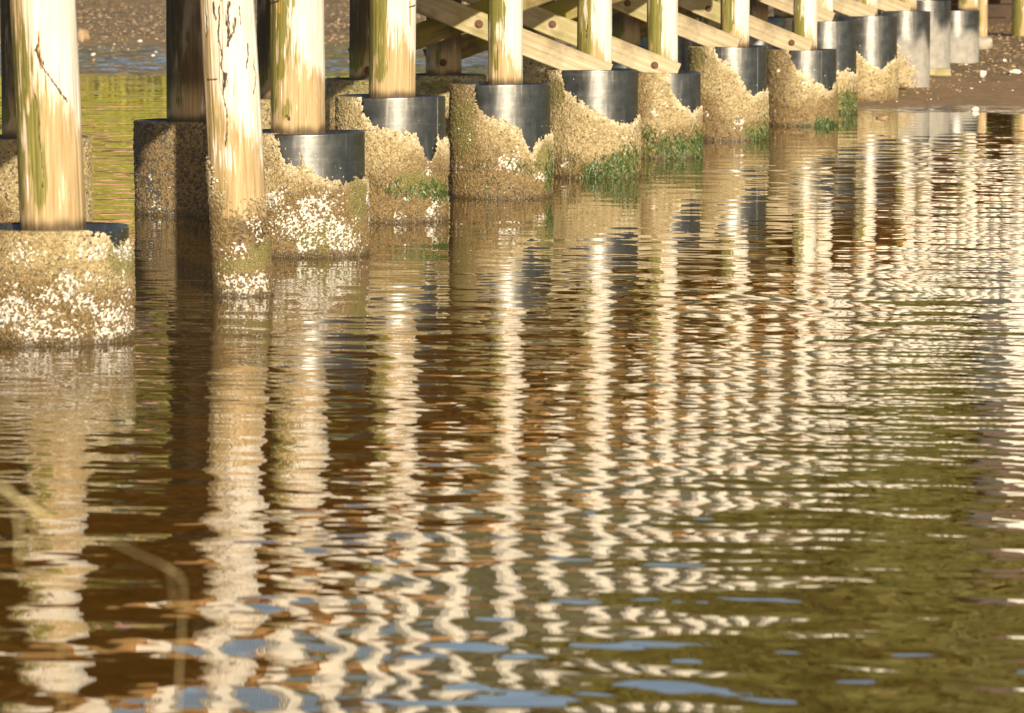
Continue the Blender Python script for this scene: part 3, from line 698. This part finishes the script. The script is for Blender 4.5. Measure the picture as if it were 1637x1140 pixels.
# piles further up the bank, no sleeve
EXTRA = [(1566, 58.5, .09, 'slim pale pile beyond the farthest sleeve'), (1634, 60.5, .16, 'stout pile at the right edge beside the dark gap under the deck')]
EP = []
for i, (px, Yy, rr_, lab) in enumerate(EXTRA):
    Xx = (px-818.5)/FPX*Yy; t = empty('bank_pile', (Xx, Yy, 0), lab, 'pile')
    shaft(t, Xx, Yy, rr_, terr1(Xx, Yy)-.2, DECK_H, step=.012, seed=900+i, tan_top=1.2); EP.append((Xx, Yy))

# ------------------------------------------------------------------ cross braces between each front and rear pile
def brace(a, b, label, bolts, w_=.165, th=.048, mt='brace'):
    a = Vector(a); b = Vector(b)
    t = empty('cross_brace', tuple(a), label, 'brace', 'diagonal braces under the boardwalk')
    m = MB(); d = (b-a); L = d.length; seg = 10
    m.beam((0, 0, 0), (L, 0, 0), th, w_, bev=.006); o = m.build('timber', M[mt], t); o.rotation_euler = d.to_track_quat('X', 'Z').to_euler()
    for v in o.data.vertices: v.co.y += .004*math.sin(v.co.x*9+a.x)
    dn = d.normalized(); face = dn.cross(Vector((0, 0, 1))).normalized()
    if face.y > 0: face = -face
    for f in bolts:
        q = d*f+face*(th/2)
        bm_ = MB(); bm_.tube([q-face*.002, q+face*.006], [.030, .028], 16); bm_.tube([q+face*.006, q+face*.022], [.017, .015], 6); bm_.build('bolt', M['bolt'], t)
names = {'P6': ('long brace rising left from the weed fringed sleeve', 'greenish shaded brace crossing behind the first bolted joint'),
 'P7': ('brace ending above the low brown sleeve with a bolt at its foot', 'dark mossy brace behind the first pile with bracing'),
 'P8': ('brace ending on the tall yellowish sleeve', 'shaded brace rising right behind the weed fringed pile'),
 'P9': ('brace with a bolt at its foot above the brown edged sleeve', 'shaded brace rising right behind the low brown sleeve'),
 'P10': ('brace behind the pile above the brown edged sleeve', 'shaded brace behind the tall yellowish sleeve'),
 'P11': ('pale brace ending on the first sleeve standing on mud', 'shaded brace above the last sleeve in water'),
 'P12': ('short visible brace above the second sleeve on the mud', 'shaded brace above the first sleeve on the mud'),
 'P13': ('brace hidden mostly above the tallest clean sleeve', 'far shaded brace above the second sleeve on the mud')}
FOOT = {'P6': .725, 'P7': .66, 'P8': .78, 'P9': .70, 'P10': .9, 'P11': .90, 'P12': .90, 'P13': 1.0}
for k, (l1, l2) in names.items():
    fx, fy = FPOS[k]; bx, by = BPOS[k]; v = Vector((bx-fx, by-fy, 0)); u = v.normalized()
    nrm = Vector((-u.y, u.x, 0)); nrm = nrm if nrm.y > 0 else -nrm
    f0 = FOOT[k]; rise = .42*v.length
    # behind the front pile, in front of the rear one
    o1 = nrm*.115+Vector((0, 0, 0)); 
    a = Vector((fx, fy, f0))+nrm*.06-u*.10+Vector((0, 0, -.0)); b = Vector((bx, by, f0+rise+.04))+nrm*.06+u*.16
    a = Vector((fx, fy, f0))-nrm*.150-u*.10; b = Vector((bx, by, f0+rise))-nrm*.158+u*.12
    a.z -= .055
    brace(a, b, l1, [.09, .5] if k in ('P7', 'P9') else [.5])
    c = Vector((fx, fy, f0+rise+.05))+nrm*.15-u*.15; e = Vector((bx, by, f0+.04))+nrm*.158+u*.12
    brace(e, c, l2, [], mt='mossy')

# ------------------------------------------------------------------ boardwalk deck and railings (above the frame, mirrored in the water)
line = [(-5.4, -2.0), (-3.1, 8.0), (-2.35, 12.5)]+[FPOS[k] for k in keys]+[(6.0, 55.5), (7.2, 60.2), (8.9, 66), (12, 76), (15, 86)]
line = [Vector((p[0], p[1])) for p in line if not (p == FPOS['P10'] and False)]
cum = [0]
for a, b in zip(line[:-1], line[1:]): cum.append(cum[-1]+(b-a).length)
def pt(s):
    s = max(0, min(cum[-1]-1e-4, s))
    for i in range(len(line)-1):
        if s <= cum[i+1]:
            f = (s-cum[i])/(cum[i+1]-cum[i]); p = line[i].lerp(line[i+1], f); break
    d = (pt0(s+1.2)-pt0(s-1.2)).normalized(); return p, d, Vector((-d.y, d.x))
def pt0(s):
    s = max(0, min(cum[-1]-1e-4, s))
    for i in range(len(line)-1):
        if s <= cum[i+1]: return line[i].lerp(line[i+1], (s-cum[i])/(cum[i+1]-cum[i]))
bw = empty('boardwalk_deck', (0, 0, 0), 'raised timber walkway on the piles above the water', 'boardwalk')
for k, f in [(k, FPOS[k]) for k in keys if k in BPOS]+[('P1', FPOS['P1'])]:
    bb = BPOS.get(k, (f[0]-1.5, f[1]+.37))
    u = (Vector(bb)-Vector(f)).normalized(); m = MB()
    a = Vector(f)-u*.055; b = Vector(bb)+u*.32
    m.beam((a.x, a.y, DECK_H+.09), (b.x, b.y, DECK_H+.09), .16, .18); m.build('pile_cap', M['brown'], bw)
S = 0
for off, nm in ((-.10, 'stringer'), (.5, 'stringer'), (1.05, 'stringer'), (1.62, 'stringer')):
    m = MB(); ss = np.arange(0, cum[-1]-2.5, 2.4)
    for s in ss:
        p, d, n = pt(s); p2, d2, n2 = pt(s+2.4)
        a = p+n*off; b = p2+n2*off
        ht_ = .25 if off < 0 else .18
        m.beam((a.x, a.y, DECK_H+.36-ht_/2), (b.x, b.y, DECK_H+.36-ht_/2), .075, ht_)
    m.build(nm, M['brown'], bw)
m = MB(); s = 0
rg = random.Random(3)
while s < cum[-1]-.2:
    p, d, n = pt(s); a = p+n*(-.2+rg.uniform(-.01, .01)); b = p+n*(1.72+rg.uniform(-.01, .01))
    z = DECK_H+.36+.022+rg.uniform(-.001, .002)
    m.beam((a.x, a.y, z), (b.x, b.y, z), .137, .042); s += .148
m.build('deck_planks', M['plank'], bw)
def railing(off, label):
    t = empty('railing', (0, 0, 0), label, 'railing', 'railings along the boardwalk')
    z0 = DECK_H+.12; z1 = DECK_H+1.5
    ss = np.arange(.6, cum[-1]-.5, 1.22)
    for i, s in enumerate(ss):
        p, d, n = pt(s); q = p+n*off
        m = MB(); m.beam((q.x, q.y, z0), (q.x, q.y, z1), .115, .115, up=(d.x, d.y, 0)); m.build('rail_post', M['white'], t)
        if i+1 < len(ss):
            p2, d2, n2 = pt(ss[i+1]); q2 = p2+n2*off
            m = MB(); zb = DECK_H+.48
            e = (q2-q); 
            for j in range(1, 24):
                c = q+e*(j/24); m.tube([(c.x, c.y, zb), (c.x, c.y, z1-.1)], [.0022]*2, 3)
            for j in range(0, 19):
                zz = zb+(z1-.1-zb)*j/18; m.tube([(q.x, q.y, zz), (q2.x, q2.y, zz)], [.0022]*2, 3)
            m.build('wire_mesh_panel', M['wire'], t)
    m = MB()
    for a_, b_ in zip(ss[:-1], ss[1:]):
        p, d, n = pt(a_); p2, d2, n2 = pt(b_); q = p+n*off; q2 = p2+n2*off
        m.beam((q.x, q.y, z1+.021), (q2.x, q2.y, z1+.021), .14, .042)
    m.build('top_rail', M['white'], t)
railing(-.20, 'near side railing of pale posts with wire mesh panels')
railing(1.72, 'far side railing of pale posts with wire mesh panels')

# timber bulkhead closing the dark gap under the deck on the bank
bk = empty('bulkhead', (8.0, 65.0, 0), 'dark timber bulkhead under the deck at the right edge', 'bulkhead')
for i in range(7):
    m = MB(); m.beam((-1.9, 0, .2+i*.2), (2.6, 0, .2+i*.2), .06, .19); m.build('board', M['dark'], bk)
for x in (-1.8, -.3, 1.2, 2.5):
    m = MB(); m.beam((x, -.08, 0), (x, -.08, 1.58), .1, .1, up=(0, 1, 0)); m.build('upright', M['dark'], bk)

# ------------------------------------------------------------------ stones and shells
def lump(name, px, py, w, h, mt, label, cat, group=None, seed=0, depth=None, hw=None):
    # place on the ground under that pixel
    Y = 40.
    for _ in range(30):
        X = (px-818.5)/FPX*Y; g = max(terr1(X, Y), 0); X, Y = at(px, py, g)
    g = max(terr1(X, Y), -.01)
    n1, n2 = 22, 14
    th = np.linspace(0, 2*math.pi, n1, endpoint=False); ph = np.linspace(.02, math.pi-.02, n2)
    P, T = np.meshgrid(ph, th, indexing='ij')
    x = np.sin(P)*np.cos(T); y = np.sin(P)*np.sin(T); z = np.cos(P)
    q = 1+.5*(fbm(x*1.6+seed, y*1.6, z*1.6, seed, 3)-.5)*2
    V = np.stack([(x*q*w/2).ravel(), (y*q*(depth or w)/2).ravel(), (z*q*h*.62+h*.3).ravel()], 1)
    o = mesh_np(name, V, grid_faces(n2, n1), mt); o.location = (X, Y, g); o.rotation_euler = (0, 0, seed)
    return tag(o, label, cat, group)
SH = 'pale shells lying on the mud'
lump('stone', 131, 63, .22, .17, M['stone'], 'rounded brown stone beside the nearest pile on the far mud', 'stone', seed=1)
lump('stone', 1412, 189, .13, .04, M['stone'], 'small weedy stone breaking the water near the right shoreline', 'stone', seed=2)
lump('stone', 1446, 140, .10, .05, M['stone'], 'small stone at the foot of a sleeve on the mud', 'stone', seed=4)
lump('stone', 1572, 78, .24, .17, M['pale'], 'pale leaning stone right of the farthest sleeve', 'stone', seed=5)
lump('shell', 224, 68, .075, .04, M['shell'], 'white shell on wet mud between the first two piles, closest to the gravel', 'shell', SH, 3)
lump('shell', 149, 88, .06, .03, M['shell'], 'orange tinted shell on wet mud next to the nearest pile', 'shell', SH, 6)
lump('shell', 245, 90, .05, .03, M['shell'], 'small pale shell on wet mud left of the shaded rear pile', 'shell', SH, 7)
lump('shell', 258, 20, .10, .06, M['shell'], 'large pale shell high on the gravel left of the shaded rear pile', 'shell', SH, 8)
lump('shell', 1559, 177, .075, .045, M['shell'], 'white shell at the water edge near the right of the frame', 'shell', SH, 9)
lump('shell', 1571, 121, .07, .07, M['shell'], 'round bluish white shell on the bank below the farthest sleeve', 'shell', SH, 10)
lump('shell', 1622, 117, .16, .05, M['shell'], 'flat pale shell on the bank at the right edge', 'shell', SH, 11)
lump('shell', 1606, 98, .04, .03, M['shell'], 'tiny white shell above the flat one near the right edge', 'shell', SH, 12)
# footing block
X13, Y13 = FPOS['P13']; g = terr1(X13, Y13)
m = MB(); m.beam((X13-.05, Y13-.33, g+.02), (X13+.27, Y13-.33, g+.02), .2, .09, bev=.012)
tag(m.build('footing_block', M['brace'], origin=(X13+.1, Y13-.33, g)), 'pale timber block under the tallest clean sleeve on the mud', 'block')

def pebbles():
    base = []
    t = (1+5**.5)/2
    ico = np.array([(-1, t, 0), (1, t, 0), (-1, -t, 0), (1, -t, 0), (0, -1, t), (0, 1, t), (0, -1, -t), (0, 1, -t), (t, 0, -1), (t, 0, 1), (-t, 0, -1), (-t, 0, 1)])/1.9
    fa = np.array([(0, 11, 5), (0, 5, 1), (0, 1, 7), (0, 7, 10), (0, 10, 11), (1, 5, 9), (5, 11, 4), (11, 10, 2), (10, 7, 6), (7, 1, 8), (3, 9, 4), (3, 4, 2), (3, 2, 6), (3, 6, 8), (3, 8, 9), (4, 9, 5), (2, 4, 11), (6, 2, 10), (8, 6, 7), (9, 8, 1)])
    for nm, mt, n, smin, smax, seed, dmin in (('gravel', M['stone'], 15000, .007, .032, 1, 6.5), ('shell_fragments', M['shell'], 900, .008, .022, 2, 1.2)):
        rg = np.random.default_rng(seed)
        Y = rg.uniform(42, 84, n*2); X = rg.uniform(-1, 1, n*2)*(.13*Y+1); d = Y-shore(X)
        lim = (dmin+4.5)*(1-.45*sstep(1, 4, X))+6*(fbm(X*.5, Y*.3, 0, 21, 3)-.5)*2
        ok = (d > .3) & (rg.random(n*2) < np.clip((d-lim)/4+.12, .015, 1)); X = X[ok][:n]; Y = Y[ok][:n]; n_ = len(X)
        Zt = terrain(X, Y)
        Zt += (fbm(X*.8, Y*.5, 0, 3, 5)-.5)*.10*np.clip(.3+(Y-shore(X))*.1, 0, 1.2)+(fbm(X*5, Y*3, 0, 5, 3)-.5)*.03
        s = smin+(smax-smin)*rg.random(n_)**3
        jit = 1+.35*(rg.random((n_, 12, 1))-.5)
        sc3 = np.stack([s*rg.uniform(.8, 1.5, n_), s*rg.uniform(.8, 1.5, n_), s*rg.uniform(.4, .8, n_)], 1)[:, None, :]
        V = ico[None]*jit*sc3+np.stack([X, Y, Zt+s*.2], 1)[:, None, :]
        F = fa[None]+(np.arange(n_)*12)[:, None, None]
        tag(mesh_np(nm, V.reshape(-1, 3), F.reshape(-1, 3), mt, smooth=False), {'gravel': 'brown gravel scattered over the far bank', 'shell_fragments': 'scattered white shell fragments on the mud and gravel'}[nm], 'gravel' if nm == 'gravel' else 'shells', kind='stuff')
pebbles()

# ------------------------------------------------------------------ hillside wood, houses (mirrored in the water)
def wood(name, n, xr, yr, size, mt, seed, label, cond=None):
    rg = np.random.default_rng(seed)
    X = rg.uniform(*xr, n); Y = rg.uniform(*yr, n)
    if cond is not None: k = cond(X, Y); X = X[k]; Y = Y[k]; n = len(X)
    Z = terrain(X, Y)
    nl = 60
    s = size*rg.uniform(.6, 1.3, n)
    c = np.stack([X, Y, Z+s*.6], 1)[:, None, :]
    dirs = rg.normal(size=(n, nl, 3)); dirs /= np.linalg.norm(dirs, axis=2, keepdims=True)
    rad = s[:, None, None]*rg.uniform(.65, 1.05, (n, nl, 1)); P = c+dirs*rad*np.array([1, 1, .85])
    a = rg.normal(size=(n, nl, 3)); b = np.cross(a, dirs); a /= np.linalg.norm(a, axis=2, keepdims=True); b /= np.linalg.norm(b, axis=2, keepdims=True)+1e-9
    a = np.cross(b, dirs)*.6+a*.4
    q = s[:, None, None]*rg.uniform(.18, .34, (n, nl, 1))
    V = np.stack([P-a*q-b*q, P+a*q-b*q*.6, P+a*q*.8+b*q, P-a*q*.7+b*q*.9], 2).reshape(-1, 3)
    F = np.arange(len(V)).reshape(-1, 4)
    tag(mesh_np(name, V, F, mt, smooth=False), label, 'trees', kind='stuff')
wood('hillside_wood', 4200, (-80, 80), (150, 262), 4.6, M['leaf'], 5, 'olive green woodland covering the far hillside')
wood('brown_scrub', 500, (-30, 6), (157, 185), 2.6, M['leaf2'], 6, 'brown scrub at the foot of the hillside', lambda X, Y: X < 4)

def reeds(n, seed):
    rg = np.random.default_rng(seed)
    Y = 85+62*rg.random(n); X = rg.uniform(-.17, .17, n)*Y-1
    k = fbm(X*.25, Y*.25, 0, 77, 3)+.10*(X < -4) > .46; X = X[k]; Y = Y[k]; n = len(X)
    Z = terrain(X, Y); h = rg.uniform(.45, .95, n); wd = rg.uniform(.03, .07, n); a = rg.uniform(-.9, .9, n)
    dx = np.cos(a)*wd; dy = np.sin(a)*wd; lx = rg.normal(0, .18, n)*h; ly = rg.normal(0, .12, n)*h
    V = np.stack([np.stack([X-dx, Y-dy, Z-.05], 1), np.stack([X+dx, Y+dy, Z-.05], 1), np.stack([X+dx*.3+lx, Y+dy*.3+ly, Z+h], 1), np.stack([X-dx*.3+lx, Y-dy*.3+ly, Z+h], 1)], 1).reshape(-1, 3)
    tag(mesh_np('reeds', V, np.arange(len(V)).reshape(-1, 4), M['reed'], smooth=False), 'bright yellow green reeds covering the far bank', 'reeds', kind='stuff')
reeds(70000, 8)

def house(x, y, w_, d_, h, wall, label, rz=0):
    g = terr1(x, y)-.5; t = empty('house', (x, y, g), label, 'house', rz=rz)
    m = MB(); z0 = 0
    v = [(-w_/2, -d_/2, 0), (w_/2, -d_/2, 0), (w_/2, d_/2, 0), (-w_/2, d_/2, 0)]; v += [(a, b, h) for a, b, _ in v]; v += [(-w_/2, 0, h+d_*.35), (w_/2, 0, h+d_*.35)]
    m.add(v, [(0, 1, 5, 4), (2, 3, 7, 6), (1, 2, 6, 9, 5), (3, 0, 4, 8, 7)]); m.build('wall', wall, t)
    m = MB(); e = .4; zz = h-e*.7
    for sg in (-1, 1):
        m.beam((-w_/2-e, sg*(d_/4+e/2), (h+d_*.35+zz)/2+.12), (w_/2+e, sg*(d_/4+e/2), (h+d_*.35+zz)/2+.12), .12, math.hypot(d_/2+e, d_*.35+e*.7), up=Vector((0, -sg*(d_/2+e), d_*.35+e*.7)))
    m.build('roof', M['roof'], t)
    nwin = max(2, int(w_/2.6))
    for fl in range(max(1, int(h/2.9))):
        for i in range(nwin):
            m = MB(); xx = -w_/2+(i+.5)*w_/nwin; zc = 1.9+fl*2.8
            m.beam((xx, -d_/2-.03, zc-.6), (xx, -d_/2-.03, zc+.6), .95, .08, up=(0, 1, 0)); m.build('window', M['glass'], t)
house(16.2, 104, 9.5, 7, 6.8, M['housew'], 'cream two storey house on the bank behind the boardwalk')
house(-12.5, 151, 9, 6, 2.8, M['houser'], 'low pinkish brick house on the left bank')

# ------------------------------------------------------------------ dry grass in the near foreground
def stems(pts_list, label, wd, Y):
    t = None
    for n_, (pts, w0, w1) in enumerate(pts_list):
        m = MB(); P = []
        for i, (px, py) in enumerate(pts):
            x, z = atY(px, py, Y+.03*math.sin(i)); P.append(Vector((x, Y+.03*math.sin(i), z)))
        Q = []
        for i in range(len(P)-1):
            p0 = P[max(i-1, 0)]; p1 = P[i]; p2 = P[i+1]; p3 = P[min(i+2, len(P)-1)]
            for k in range(6):
                s = k/6; Q.append(.5*((2*p1)+(p2-p0)*s+(2*p0-5*p1+4*p2-p3)*s*s+(3*p1-p0-3*p2+p3)*s**3))
        Q.append(P[-1]); rads = [w0+(w1-w0)*i/(len(Q)-1) for i in range(len(Q))]
        m.tube(Q, rads, 7)
        if t is None: t = empty('dry_grass_stem', tuple(P[0]), label, 'grass stem', 'dry grass stems in the foreground'); o0 = P[0]
        m.v = [tuple(Vector(v)-o0) for v in m.v]
        m.build('stem' if n_ == 0 else 'blade', M['stem'], t, smooth=True)
stems([([(-60, 1700), (-70, 1300), (-55, 900), (-10, 782), (30, 800), (80, 832)], .0036, .0018), ([(5, 786), (28, 830), (30, 900)], .0014, .0008)], 'thick blurred dry grass stem arching in from the left edge', 1, 4.3)
stems([([(300, 1700), (292, 1300), (285, 1130), (291, 1000), (292, 930), (262, 905), (225, 888), (165, 860)], .0008, .0004), ([(270, 905), (275, 940), (278, 965)], .0006, .0003)], 'thin blurred dry grass stem rising from the bottom and bending left', 1, 4.8)
stems([([(100, 1700), (98, 1250), (97, 1000), (92, 900)], .0006, .0003)], 'fine upright grass blade between the two bent stems', 1, 4.9)
